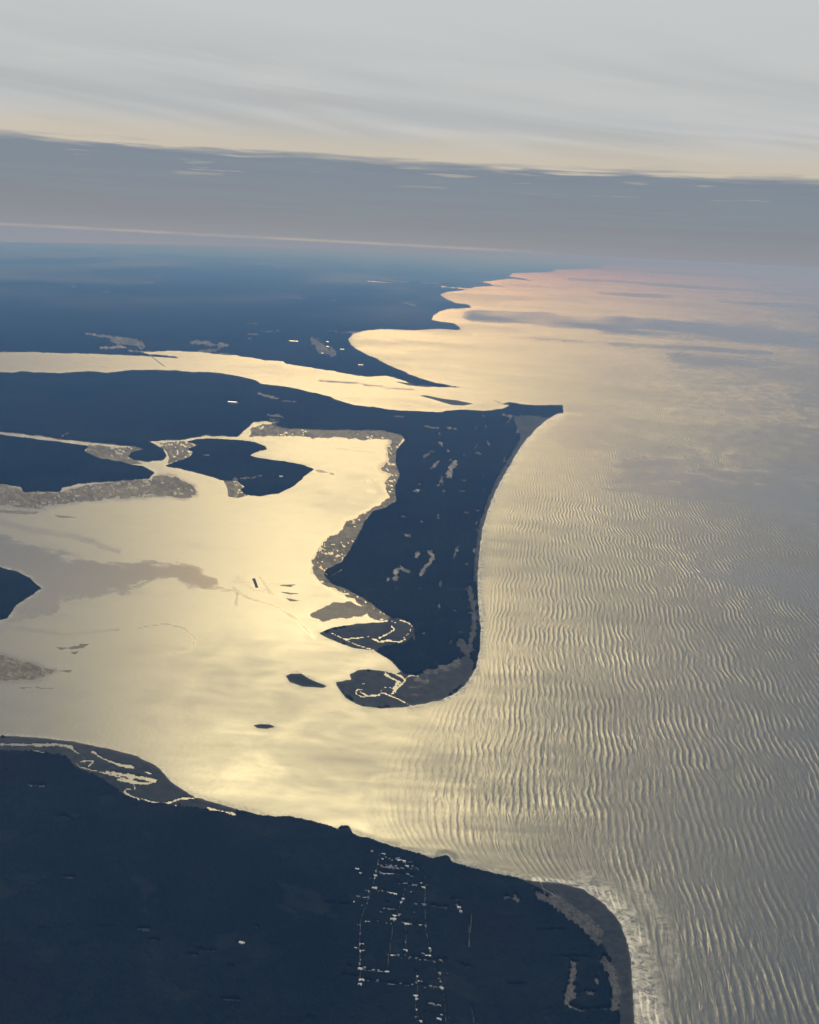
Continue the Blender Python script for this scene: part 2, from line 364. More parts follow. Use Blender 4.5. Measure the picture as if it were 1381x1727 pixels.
OPEN = [   # treeless low ground, darker than the clearings
 [(948,1489),(985,1500),(1020,1525),(1045,1555),(1058,1590),(1064,1620),(1066,1660),(1071,1727),(1076,1850),(1040,1850),(1045,1727),(1040,1660),(1030,1620),(1010,1590),(975,1555),(940,1525),(910,1500),(880,1486)],
 [(-100,1241),(60,1243),(120,1250),(180,1262),(230,1275),(268,1294),(288,1318),(320,1340),(350,1350),(400,1365),(395,1376),(340,1366),(300,1358),(250,1356),(205,1340),(170,1312),(125,1295),(110,1275),(40,1268),(-100,1266)],
 [(566,1150),(603,1130),(645,1131),(676,1133),(700,1138),(760,1120),(790,1100),(800,1120),(790,1148),(745,1180),(680,1193),(610,1191),(572,1163)],
 [(538,1068),(600,1052),(652,1048),(656,1041),(672,1042),(697,1052),(700,1070),(685,1085),(650,1090),(632,1098),(600,1094)],
 [(862,700),(905,700),(925,706),(885,745),(865,775),(845,810),(828,845),(815,885),(808,930),(805,980),(798,980),(800,930),(808,885),(822,840),(838,805),(858,770),(878,740)],
]
PO = [uv(p) for p in OPEN]

# ---- town layout (near shore): streets as pixel polylines on the ground
STREETS = [
 ([(640,1474),(668,1476),(697,1479)], 1.5), ([(641,1462),(672,1465)], 1.0), ([(645,1466),(694,1468)], .7), ([(650,1448),(672,1452),(692,1458)], .8), ([(669,1491),(718,1500)], 1.0),
 ([(634,1503),(650,1505),(668,1510)], 1.1), ([(640,1536),(664,1537)], .9), ([(662,1546),(672,1547)], 1.0), ([(680,1560),(716,1564)], 1.0), ([(606,1636),(637,1640),(656,1642)], 1.2),
 ([(617,1655),(655,1661),(690,1664),(716,1665),(747,1670)], 1.4), ([(655,1614),(690,1618),(748,1624)], 1.0), ([(700,1528),(718,1529)], .9), ([(712,1611),(726,1615)], 1.1), ([(720,1695),(745,1700)], 1.2),
 ([(640,1440),(634,1475),(626,1502),(616,1530),(610,1545),(606,1575),(607,1640),(608,1668)], .8), ([(694,1455),(717,1480),(716,1520),(718,1570),(726,1610),(742,1650),(750,1690),(752,1727)], .8),
 ([(684,1498),(676,1525),(664,1552),(658,1600),(652,1640)], .8), ([(702,1640),(704,1670),(700,1700),(710,1727)], .8), ([(684,1560),(685,1614)], .6), ([(600,1515),(616,1516),(622,1518)], .9),
 ([(797,1530),(790,1600)], .6),
]

def clear_mask(U, V):
    """paleness 0..1, and how open (no trees) 0..1"""
    pale = np.zeros(U.shape); opn = np.zeros(U.shape)
    nz = fbm(U / 5.0, V / 3.0, 5, 3); nz2 = fbm(U / 3.5, V / 2.5, 6, 3)
    for pts, w, p in CLEAR:
        s = stroke(U, V, pts, w) + nz * min(w, 6) * 2.4
        k = ss(s, -.6, 2.4) * np.clip(.55 + 1.6 * nz2, .15, 1.1); pale = np.maximum(pale, k * p); opn = np.maximum(opn, ss(s, -1.2, .3))
    for pts in PO:
        s = sdf(U, V, pts, 20) + nz * 7
        opn = np.maximum(opn, ss(s, -1.0, 1.5))
    for pts, w in STREETS:
        s = stroke(U, V, pts, w * .6 + .4); opn = np.maximum(opn, ss(s, -.6, .6))
    return pale, opn

def creek_mask(U, V):
    m = np.zeros(U.shape); nz = fbm(U / 3.0, V / 2.0, 21, 3); nw = fbm(U / 16.0, V / 12.0, 22, 2)
    for pts, w in CREEKS:
        m = np.maximum(m, ss(stroke(U, V, pts, w * .85) + nz * w * 1.3 + nw * w * 1.2, -.4, .6))
    return m

# ------------------------------------------------------------------ materials
def mat_new(name):
    m = bpy.data.materials.new(name); m.use_nodes = True
    q = NT(m.node_tree); bs = q.n('ShaderNodeBsdfPrincipled'); o = q.n('ShaderNodeOutputMaterial'); q.link(bs.outputs[0], o.inputs[0])
    return m, q, bs

def ground_mat(name, c0, c1, c2, rough=0.8, spec=0.2):
    """c0/c1 mottled ground, c2 pale sand where attribute 'pale' is high"""
    m, q, bs = mat_new(name)
    P = q.n('ShaderNodeNewGeometry').outputs['Position']
    a = q.noise(P, 1 / 900.0, 5, .6); b = q.noise(P, 1 / 60.0, 4, .65)
    col = q.mix(q.mr(a, .38, .62), c0, c1)
    col = q.mix(q.mr(b, .4, .65, 0, .6), col, c0)
    col = q.mix(q.attr('pale'), col, c2)
    q.link(col, bs.inputs['Base Color']); bs.inputs['Roughness'].default_value = rough; bs.inputs['Specular IOR Level'].default_value = spec
    return m

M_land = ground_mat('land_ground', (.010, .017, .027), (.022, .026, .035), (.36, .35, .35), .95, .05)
M_marsh = ground_mat('marsh_ground', (.07, .065, .055), (.13, .115, .095), (.26, .245, .21), .85, .06)
M_flat = ground_mat('mud', (.10, .092, .078), (.13, .12, .10), (.24, .23, .21), .8, .12)

m_, q, bs = mat_new('forest_canopy')
P = q.n('ShaderNodeNewGeometry').outputs['Position']
a = q.noise(P, 1 / 1400.0, 5, .6); b = q.noise(P, 1 / 45.0, 3, .6); c3 = q.noise(P, 1 / 12.0, 2, .6)
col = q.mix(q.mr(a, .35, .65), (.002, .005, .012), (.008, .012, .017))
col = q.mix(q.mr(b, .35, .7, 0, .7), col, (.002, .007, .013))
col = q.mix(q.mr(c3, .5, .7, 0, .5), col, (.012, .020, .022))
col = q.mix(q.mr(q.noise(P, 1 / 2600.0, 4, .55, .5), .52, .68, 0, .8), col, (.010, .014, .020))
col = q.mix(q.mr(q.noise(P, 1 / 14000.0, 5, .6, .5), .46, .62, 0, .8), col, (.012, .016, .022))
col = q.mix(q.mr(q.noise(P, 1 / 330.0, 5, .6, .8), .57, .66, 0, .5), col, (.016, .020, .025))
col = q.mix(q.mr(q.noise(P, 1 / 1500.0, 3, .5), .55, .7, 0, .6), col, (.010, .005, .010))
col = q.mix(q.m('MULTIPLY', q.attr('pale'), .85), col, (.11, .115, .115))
q.link(col, bs.inputs['Base Color']); bs.inputs['Roughness'].default_value = 1.0; bs.inputs['Specular IOR Level'].default_value = .0
M_forest = m_

# water
m_, q, bs = mat_new('sea_water')
P = q.n('ShaderNodeNewGeometry').outputs['Position']
px, py, pz = q.sep(P)
ph = q.attr('phase'); swell = q.attr('swell'); foamA = q.attr('foam'); calm = q.attr('calm'); shoal = q.attr('shoal')
big = q.noise(P, 1 / 9000.0, 4, .55, .4)
mid = q.noise(P, 1 / 1600.0, 4, .55, .6)
wv = q.comb(q.m('MULTIPLY', ph, 1 / 34.0), q.m('MULTIPLY', py, 1 / 220.0), q.m('MULTIPLY', px, 1 / 500.0))
w1 = q.noise(wv, 1.0, 2, .5, .55)
wv2 = q.comb(q.m('MULTIPLY', ph, 1 / 95.0), q.m('MULTIPLY', q.m('ADD', py, q.m('MULTIPLY', px, .35)), 1 / 260.0), 7.0)
w2 = q.noise(wv2, 1.0, 2, .5, .3)
w3 = q.noise(P, 1 / 26.0, 2, .5)
wob = q.noise(q.comb(q.m('MULTIPLY', ph, 1 / 420.0), q.m('MULTIPLY', py, 1 / 420.0), q.m('MULTIPLY', px, 1 / 900.0)), 1.0, 3, .5, .2)
env = q.mr(q.noise(q.comb(q.m('MULTIPLY', ph, 1 / 260.0), q.m('MULTIPLY', py, 1 / 380.0), 4.0), 1.0, 2, .5, .3), .38, .62, .05, 1.05)
sn = q.m('SINE', q.m('ADD', q.m('MULTIPLY', ph, 6.2832 / 41.0), q.m('MULTIPLY', wob, 15.0)))
sn = q.m('MULTIPLY', q.m('POWER', q.m('MULTIPLY', q.m('ADD', sn, 1.0), .5), 1.6), env)
rd = q.m('SUBTRACT', 1.0, q.m('ABSOLUTE', q.m('MULTIPLY', q.m('SUBTRACT', w1, .5), 3.2)))
hh = q.m('ADD', q.m('ADD', q.m('MULTIPLY', rd, 2.0), q.m('MULTIPLY', w2, 2.2)), q.m('MULTIPLY', sn, 2.3))
hh = q.m('ADD', q.m('MULTIPLY', hh, swell), q.m('MULTIPLY', w3, q.m('ADD', .5, q.m('MULTIPLY', swell, .9))))
hh = q.m('MULTIPLY', hh, q.mr(py, 7000.0, 24000.0, 1.0, 2.6))
bp = q.n('ShaderNodeBump'); bp.inputs['Strength'].default_value = 1.0; bp.inputs['Distance'].default_value = 1.0
q.link(hh, bp.inputs['Height']); q.link(bp.outputs[0], bs.inputs['Normal'])
ro = q.m('ADD', .40, q.m('MULTIPLY', q.mr(big, .40, .60), .16))
ro = q.m('ADD', ro, q.m('MULTIPLY', q.m('SUBTRACT', mid, .5), q.m('ADD', .03, q.m('MULTIPLY', swell, .07))))
fine = q.noise(P, 1 / 420.0, 6, .62, .9)
ro = q.m('ADD', ro, q.m('MULTIPLY', q.m('SUBTRACT', fine, .5), q.m('SUBTRACT', .20, q.m('MULTIPLY', swell, .12))))
ro = q.m('SUBTRACT', ro, q.m('MULTIPLY', calm, .32))
ro = q.m('SUBTRACT', ro, q.m('MULTIPLY', shoal, .30))
ro = q.m('ADD', ro, q.m('MULTIPLY', foamA, .25), clamp=True)
q.link(ro, bs.inputs['Roughness'])
bs.inputs['IOR'].default_value = 1.33; bs.inputs['Specular IOR Level'].default_value = .5
deep = q.mix(shoal, (.052, .068, .098), (.035, .040, .048))
fn = q.noise(P, 1 / 50.0, 6, .65, 1.2)
crest = q.mr(sn, .25, .7)
foam = q.m('MULTIPLY', foamA, q.m('ADD', q.m('MULTIPLY', q.mr(fn, .34, .64), .75), q.m('MULTIPLY', crest, .6)), clamp=True)
q.link(q.mix(foam, deep, (.62, .62, .61)), bs.inputs['Base Color'])
M_sea = m_

# ------------------------------------------------------------------ land meshes
def sub_grid(pts, margin):
    lo = pts.min(0) - margin; hi = pts.max(0) + margin
    i0 = max(0, np.searchsorted(US, lo[0]) - 1); i1 = min(len(US), np.searchsorted(US, hi[0]) + 2)
    j0 = max(0, np.searchsorted(VS, lo[1]) - 1); j1 = min(len(VS), np.searchsorted(VS, hi[1]) + 2)
    return np.meshgrid(US[i0:i1], VS[j0:j1])

def fine_grid(pts, margin, step):
    lo = pts.min(0) - margin; hi = pts.max(0) + margin
    return np.meshgrid(np.arange(lo[0], hi[0], step), np.arange(lo[1], hi[1], step))

def grid_mesh(name, U, V, Z, keep, mat, attrs):
    """keep: vertex mask; a quad is kept if any corner is kept"""
    r, c_ = U.shape
    idx = np.arange(r * c_).reshape(r, c_)
    q_ = np.stack([idx[:-1, :-1], idx[1:, :-1], idx[1:, 1:], idx[:-1, 1:]], -1).reshape(-1, 4)
    k = keep.ravel()[q_].any(1); q_ = q_[k]
    if not len(q_): return None
    used = np.unique(q_); remap = np.full(r * c_, -1); remap[used] = np.arange(len(used))
    X, Y = ground(U, V)
    co = np.stack([X.ravel(), Y.ravel(), Z.ravel()], 1)[used]
    return mesh_from(name, co, remap[q_], mat, {a: v.ravel()[used] for a, v in attrs.items()})

BEACH = {'far_coast': .9, 'peninsula': 1.4, 'western_island': .8, 'round_island': .8, 'west_point': 1., 'near_coast': 1.6,
         'river_islet': 9., 'oval_islet': 9., 'spoil_islet': 9., 'channel_bar': 9., 'spit_bar': 9.}
INFO = {
 'far_coast': 'hazy blue far coast with bays and a pale sand spit beyond the sound',
 'peninsula': 'long dark wooded peninsula hooking down between the bay and the open sea',
 'western_island': 'dark flat island at the left edge above the marsh',
 'round_island': 'dark lobed island in the upper bay beside the winding creek',
 'west_point': 'small dark pointed land at the left edge of the bay',
 'near_coast': 'dark near shore with town and marsh filling the bottom',
 'river_islet': 'small dark teardrop islet off the tip of the peninsula',
 'oval_islet': 'tiny dark oval islet alone in the river mouth',
 'spoil_islet': 'narrow dark sliver of an islet in the bright middle of the bay',
 'channel_bar': 'thin dark sandbar in the inlet above the peninsula',
 'spit_bar': 'thin sandbar below the tip of the pale spit',
}
NAMEOF = {'far_coast': 'mainland', 'near_coast': 'shore', 'peninsula': 'peninsula', 'river_islet': 'islet', 'oval_islet': 'islet', 'spoil_islet': 'islet',
          'channel_bar': 'sandbar', 'spit_bar': 'sandbar', 'western_island': 'island', 'round_island': 'island', 'west_point': 'headland'}
LAND_Z = 2.6
for key, pts in PL.items():
    small = key in ('river_islet', 'oval_islet', 'spoil_islet', 'channel_bar', 'spit_bar')
    U, V = fine_grid(pts, 6, 1.0) if small else sub_grid(pts, 8)
    far = ss(V, 10, 120)
    d = sdf(U, V, pts, 30)
    amp = (.7 if small else 3.4) * (.25 + .75 * far)
    d = d + fbm(U / 14.0, V / 6.0, 3, 5) * amp
    ck = creek_mask(U, V) if not small else np.zeros(U.shape)
    pale, opn = clear_mask(U, V) if not small else (np.zeros(U.shape), np.zeros(U.shape))
    # beaches are a little paler than the ground behind
    sea_side = np.exp(-np.clip(d, 0, 99) / 1.6) * .16
    if key == 'far_coast':
        sea_side = np.maximum(sea_side, ss(stroke(U, V, [(592,581),(588,573),(596,564),(612,558),(640,555)], 2.5), -1, 1) * .6)
        sea_side = np.maximum(sea_side, ss(stroke(U, V, [(729,539),(731,532),(742,526),(760,521)], 2.), -1, 1) * .7)
    pale = np.clip(np.maximum(pale, sea_side) + opn * (.0 + .09 * (fbm(U / 9., V / 4., 71, 4) + .3)), 0, 1)
    z = np.clip(d * 1.5, -2.5, LAND_Z) + (fbm(U / 4., V / 3., 8, 3)) * .5 * ss(d, .5, 3)
    # salt pans and wet hollows in the open marsh ground
    pan = ss(fbm(U / 7., V / 3.2, 44, 4), .12, .2) * opn * (pale < .5)
    z = z * (1 - ck) - 1.4 * ck
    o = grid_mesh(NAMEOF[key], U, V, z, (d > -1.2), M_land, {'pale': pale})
    tag(o, INFO[key], 'land', kind='structure')
    # woodland canopy
    if key in BEACH and not small:
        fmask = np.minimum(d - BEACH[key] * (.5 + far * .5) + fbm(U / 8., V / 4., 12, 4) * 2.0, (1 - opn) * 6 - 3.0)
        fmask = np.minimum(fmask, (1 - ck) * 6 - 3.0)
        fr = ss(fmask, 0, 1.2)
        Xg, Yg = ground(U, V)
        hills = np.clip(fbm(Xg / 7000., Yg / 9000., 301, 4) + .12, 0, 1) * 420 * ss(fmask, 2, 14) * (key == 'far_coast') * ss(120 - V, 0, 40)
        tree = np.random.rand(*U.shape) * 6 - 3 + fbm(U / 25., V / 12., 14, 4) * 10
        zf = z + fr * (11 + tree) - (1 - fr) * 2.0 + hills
        o = grid_mesh('forest', U, V, zf, fmask > 0, M_forest, {'pale': (np.clip(fbm(Xg / 7000., Yg / 15000., 401, 5) * 2.6 + .25, 0, 1) * (key == 'far_coast') * ss(150 - V, 0, 70))})  # far woods paled in patches, ridge haze contrast put into the colour
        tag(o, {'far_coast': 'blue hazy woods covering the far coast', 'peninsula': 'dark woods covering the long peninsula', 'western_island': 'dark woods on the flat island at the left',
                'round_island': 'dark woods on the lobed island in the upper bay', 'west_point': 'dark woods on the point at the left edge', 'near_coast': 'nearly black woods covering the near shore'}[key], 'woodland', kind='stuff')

for key, polys in PF.items():
    for i, pts in enumerate(polys):
        if key == 'tidal_flat' and i == 1: continue     # always awash: a shoal under the water
        small = (pts.max(0) - pts.min(0))[0] < 60
        U, V = fine_grid(pts, 6, 1.0) if small else sub_grid(pts, 8)
        d = sdf(U, V, pts, 20)
        soft = 9.0 if key == 'salt_marsh' else 7.0
        if small: soft = 1.5
        d = d + fbm(U / 12.0, V / 4.5, 33 + i, 5) * soft
        tex = fbm(U / 6.0, V / 2.6, 50 + i, 5)
        if key == 'salt_marsh': z = np.clip(d * .5, -1.5, .3) + tex * .55 + fbm(U / 2.6, V / 1.6, 150 + i, 2) * .15 - 1.5 * (1 - ss(np.abs(fbm(U / 15., V / 6., 350 + i, 4)), .0, .03)) * ss(fbm(U / 30., V / 12., 370 + i, 2), -.15, .1)
        else: z = np.clip(d * .25, -1.0, .22) + tex * .5 * (not small)
        pale = np.clip(.30 + tex * 2.2 + fbm(U / 2.5, V / 1.6, 250 + i, 2) * 1.2, 0, 1) * (.6 if key == 'salt_marsh' else .3)
        o = grid_mesh(key, U, V, z, z > -.8, M_marsh if key == 'salt_marsh' else M_flat, {'pale': pale})
        if o: tag(o, 'grey brown marsh laced with pools at the edge of the bay' if key == 'salt_marsh' else 'grey tidal flat just breaking the surface of the bay', 'marsh', kind='structure')

# ------------------------------------------------------------------ swell phase: waves refracting round the shores (eikonal)
WAVE_AZ = 6.0
WX, WY = -math.cos(rad(WAVE_AZ)), math.sin(rad(WAVE_AZ))   # direction of travel (towards -X)
X0, X1, Y0, Y1, DG = -5000.0, 8200.0, 1800.0, 20000.0, 60.0
gx = np.arange(X0, X1, DG); gy = np.arange(Y0, Y1, DG)
EX, EY = np.meshgrid(gx, gy)
eu, ev = to_uv(EX, EY)
sl_ = np.full(EX.shape, -400.0)
for k in ('far_coast', 'peninsula', 'western_island', 'round_island', 'west_point', 'near_coast'):
    sl_ = np.maximum(sl_, sdf(eu, ev, PL[k], 400))
mpp = np.hypot(EX, EY) / FPX
slow = 1.0 + 0.55 * np.exp(-np.clip(-sl_, 0, 400) / 28.0)
slow = np.where(sl_ > 0, 30.0, slow)
plane = EX * WX + EY * WY
T = np.full(EX.shape, 1e12); done = np.zeros(EX.shape, bool)
ny, nx = EX.shape; hp = []
for j in range(ny):
    T[j, nx - 1] = plane[j, nx - 1]; heapq.heappush(hp, (T[j, nx - 1], j, nx - 1))
for i in range(nx):
    for j in (0, ny - 1):
        if sl_[j, i] <= 0 and gx[i] > 2500:
            T[j, i] = plane[j, i]; heapq.heappush(hp, (T[j, i], j, i))
while hp:
    t, j, i = heapq.heappop(hp)
    if done[j, i]: continue
    done[j, i] = True
    for dj, di in ((1, 0), (-1, 0), (0, 1), (0, -1)):
        a, b = j + dj, i + di
        if not (0 <= a < ny and 0 <= b < nx) or done[a, b]: continue
        tx = min(T[a, b - 1] if b > 0 else 1e12, T[a, b + 1] if b < nx - 1 else 1e12)
        ty = min(T[a - 1, b] if a > 0 else 1e12, T[a + 1, b] if a < ny - 1 else 1e12)
        s = DG * slow[a, b]
        if abs(tx - ty) < s: nt_ = .5 * (tx + ty + math.sqrt(max(0, 2 * s * s - (tx - ty) ** 2)))
        else: nt_ = min(tx, ty) + s
        if nt_ < T[a, b]:
            T[a, b] = nt_; heapq.heappush(hp, (nt_, a, b))
T = np.minimum(T, plane + 6000)

# ------------------------------------------------------------------ sea
WU = lines(-790, 790, 3.0, -3200, 3200)
WV = np.unique(np.round(np.concatenate([np.arange(9, 60, 1.5), lines(60, 1380, 3.0, 61, 3000)]), 3)); WV = WV[WV >= 9]
U, V = np.meshgrid(WU, WV)
X, Y = ground(U, V)
fx = np.clip((X - X0) / DG, 0, nx - 1.001); fy = np.clip((Y - Y0) / DG, 0, ny - 1.001)
ix = fx.astype(int); iy = fy.astype(int); fx -= ix; fy -= iy
Ti = (T[iy, ix] * (1 - fx) + T[iy, ix + 1] * fx) * (1 - fy) + (T[iy + 1, ix] * (1 - fx) + T[iy + 1, ix + 1] * fx) * fy
pl_ = X * WX + Y * WY
edge_ = np.minimum(np.minimum(X - X0, X1 - X), np.minimum(Y - Y0, Y1 - Y))
kk = ss(edge_, 0, 900)
phase = Ti * kk + pl_ * (1 - kk)
phase = phase + fbm(X / 900., Y / 900., 61, 3) * 110
landsd = np.full(U.shape, -60.0)
for k in PL: landsd = np.maximum(landsd, sdf(U, V, PL[k], 60))
BAY = uv([(-2500,540),(0,560),(560,600),(600,570),(760,640),(900,660),(940,690),(800,760),(700,1180),(640,1250),(590,1395),(300,1400),(-2500,1420)])
bay = ss(sdf(U, V, BAY, 260), -230, 40)
swell = 1 - bay
swell *= .35 + .65 * ss(-landsd, 2, 40)
swell *= .55 + .45 * ss(fbm(X / 2200., Y / 2200., 91, 3), -.12, .12)
# surf on the exposed beaches
SURF = [([(940,700),(905,722),(885,745),(865,775),(845,810),(828,845),(815,885),(808,930),(806,980),(808,1020),(811,1060),(809,1095)], 14, .42),
        ([(950,697),(938,700),(905,722),(885,745),(865,775),(845,810),(828,845),(815,885),(808,930),(806,980),(808,1020),(811,1060),(809,1095),(803,1125),(790,1148),(770,1168),(745,1180)], 5.0, 1.5),
        ([(811,1060),(809,1095),(803,1125),(785,1155),(745,1183),(690,1195)], 6, .45),
        ([(985,1497),(1020,1520),(1050,1550),(1068,1590),(1080,1630),(1090,1680),(1100,1727),(1110,1850)], 30, 1.0),
        ([(900,1484),(950,1488),(985,1497),(1022,1522),(1048,1552),(1062,1590),(1068,1620),(1071,1660),(1075,1727),(1080,1850)], 5, 1.3),
        ([(1070,1500),(1110,1540),(1130,1580),(1135,1640)], 16, .35),
        ([(270,1292),(292,1318),(322,1338),(352,1348),(400,1362),(450,1374)], 5, .4), ([(592,1400),(625,1412),(680,1429),(730,1443)], 5, .45), ([(764,1448),(800,1461),(860,1474),(930,1486),(985,1497)], 6, .6),
        ([(589,572),(597,563),(615,556),(700,555)], 3, .6), ([(730,533),(745,525),(770,519)], 2.5, .8), ([(482,1140),(500,1134),(530,1146),(552,1157)], 3, .5), ([(950,697),(960,698),(980,700)], 2, .5)]
foam = np.exp(-np.clip(-landsd, 0, 60) / 2.2) * .45 * (landsd < .5)
for pts, w, a_ in SURF:
    s = stroke(U, V, pts, w)
    foam = np.maximum(foam, ss(s, -w * .3, w * .7) * a_)
foam *= .75 + .9 * fbm(U / 8., V / 8., 77, 3)
calm = bay * .22
# slicks and current lines drawn out on the bay, and wind lanes on the sea
SL = [([(230,1060),(280,1052),(310,1060),(330,1075),(322,1098),(270,1104)], 1.6, .7), ([(395,990),(420,1010),(460,1020),(500,1045),(530,1075)], 2.2, .6), ([(340,990),(400,1002),(395,1020)], 1.5, .6), ([(0,1190),(300,1200),(600,1240),(900,1265)], 9, .18),
      ([(480,1155),(620,1215),(760,1222)], 7, .18), ([(400,975),(440,995),(470,990)], 10, .6), ([(545,640),(620,650),(760,655)], 2, .5), ([(1060,795),(1381,850)], 34, .8), ([(950,745),(1381,790)], 12, .3), ([(1180,960),(1500,1010)], 26, .6), ([(800,533),(900,538),(1381,574)], 12, 1.3), ([(760,477),(1381,520)], 4, 1.1), ([(800,566),(1300,596)], 4, 1.1), ([(990,452),(1381,475)], 2.5, 1.1), ([(1150,600),(1500,660)], 22, .7), ([(1330,470),(1420,560),(1480,700)], 60, .7), ([(1180,545),(1420,560)], 12, .6), ([(860,551),(1300,580)], 5, .6), ([(1020,500),(1400,522)], 3, .7), ([(960,470),(1381,498)], 2.5, 1.0)]
for pts, w, a_ in SL:
    s = stroke(U, V, pts, w) + fbm(U / 90., V / 7., 83, 4) * w * 1.6
    calm = np.maximum(calm, bay * .22 + ss(s, -w * 1.3, w * 1.2) * a_ * (1 - .55 * bay))
RG = [([(750,494),(900,500),(1240,528)], 12, .9), ([(600,575),(760,580),(1000,600)], 22, .7), ([(740,545),(850,553),(1000,562)], 5, .5), ([(860,480),(1000,488)], 3, .8), ([(930,459),(1100,468)], 2, .8), ([(830,960),(1000,985),(1200,1010)], 40, .35)]
for pts, w, a_ in RG:
    s = stroke(U, V, pts, w) + fbm(U / 60., V / 9., 183, 4) * w
    calm = calm - ss(s, -w * 1.2, w * .9) * a_
calm = np.maximum(calm, ss(36 - V, 0, 10) * ss(-U, -250, 50))
calm = np.clip(calm + fbm(U / 90., V / 13., 99, 5) * (.4 - .2 * bay), -.7, 1.2)
swell = swell * (1 - .6 * np.clip(calm, 0, 1))
shoal = ss(sdf(U, V, PF['tidal_flat'][1], 60) + fbm(U / 26., V / 7., 41, 5) * 30, -9, 7) * .9
for i in (0, 2, 3): shoal = np.maximum(shoal, ss(sdf(U, V, PF['salt_marsh'][i], 40) + fbm(U / 14., V / 6., 42, 4) * 10, -10, 3) * .6)
for pts, w, a_ in [([(235,1058),(280,1052),(312,1060),(330,1078),(318,1098),(270,1106)], 1.0, .3), ([(392,990),(405,1003),(430,1012),(470,1024),(505,1048),(530,1078)], 1.0, .4), ([(150,975),(210,962),(250,956)], 3, .6),
      ([(130,1000),(190,985),(235,965)], 1.4, .7), ([(110,1012),(170,1000),(230,990),(262,975)], 1.6, .6), ([(340,985),(400,998),(398,1022)], 1.0, .5), ([(0,880),(60,895),(130,905),(200,930)], 5, .35), ([(30,1060),(110,1070),(200,1062)], 3, .3),
      ([(410,962),(440,975),(455,1000),(480,1012)], 1.0, .4), ([(540,642),(600,646),(660,655),(700,657)], 1.1, .9), ([(560,756),(600,760),(640,764)], 2.2, .4), ([(520,790),(545,796),(562,800)], 2.4, 1.0), ([(610,812),(640,808)], 1.4, .8), ([(620,828),(632,830)], 1.6, .6)]:
    s = stroke(U, V, pts, w) + fbm(U / 14., V / 5., 191, 3) * (1.5 + w)
    shoal = np.maximum(shoal, ss(s, -2.0, 1.5) * a_)
r, c_ = U.shape; idx = np.arange(r * c_).reshape(r, c_)
qd = np.stack([idx[:-1, :-1], idx[1:, :-1], idx[1:, 1:], idx[:-1, 1:]], -1).reshape(-1, 4)
sea = mesh_from('sea', np.stack([X.ravel(), Y.ravel(), np.zeros(r * c_)], 1), qd, M_sea,
                {'phase': phase, 'swell': swell, 'foam': foam, 'calm': calm, 'shoal': shoal})
tag(sea, 'sea, river mouth and bay shining under the hidden sun', 'water', kind='structure')

# ------------------------------------------------------------------ town houses, far buildings, bridge, pier
def flat_mat(name, c0, c1, scale=.4, rough=.6, spec=.3):
    m, q, bs = mat_new(name)
    P = q.n('ShaderNodeNewGeometry').outputs['Position']
    q.link(q.mix(q.mr(q.noise(P, scale, 3, .6), .35, .65), c0, c1), bs.inputs['Base Color'])
    bs.inputs['Roughness'].default_value = rough; bs.inputs['Specular IOR Level'].default_value = spec
    return m
M_wall = flat_mat('painted_wall', (.42, .42, .42), (.55, .54, .52))
M_wroof = flat_mat('white_metal_roof', (.80, .81, .84), (.70, .71, .75), .2, .4, .5)
M_groof = flat_mat('grey_shingle_roof', (.24, .25, .28), (.32, .33, .36), .2, .7)
M_glass = flat_mat('dark_window_glass', (.03, .04, .05), (.05, .06, .07), .2, .1, .6)
M_brick = flat_mat('chimney_brick', (.25, .16, .12), (.18, .12, .10), 1.)
M_road = flat_mat('glint_painted_road', (.42, .43, .45), (.05, .055, .07), .02, .7, .15)  # sun glint on the cross streets painted in as broken pale tone
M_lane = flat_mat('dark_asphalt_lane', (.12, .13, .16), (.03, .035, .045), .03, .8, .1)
M_conc = flat_mat('bridge_concrete', (.20, .19, .17), (.26, .25, .23), .05)
M_wood = flat_mat('pier_timber', (.05, .045, .04), (.08, .07, .06), .3)

def box(x0, x1, y0, y1, z0, z1):
    v = [(x, y, z) for z in (z0, z1) for y in (y0, y1) for x in (x0, x1)]
    return v, [(0, 2, 3, 1), (4, 5, 7, 6), (0, 1, 5, 4), (2, 6, 7, 3), (0, 4, 6, 2), (1, 3, 7, 5)]
def join(parts):
    V_, F_ = [], []
    for v, f in parts:
        n = len(V_); V_ += v; F_ += [tuple(i + n for i in p) for p in f]
    return V_, F_
def part(name, vf, mat, parent=None):
    me = bpy.data.meshes.new(name); me.from_pydata(vf[0], [], vf[1]); me.update(); me.materials.append(mat)
    o = bpy.data.objects.new(name, me); COL.objects.link(o); o.parent = parent
    return o
def empty(name, loc, rz=0.0):
    o = bpy.data.objects.new(name, None); COL.objects.link(o); o.location = loc; o.rotation_euler = (0, 0, rz); return o

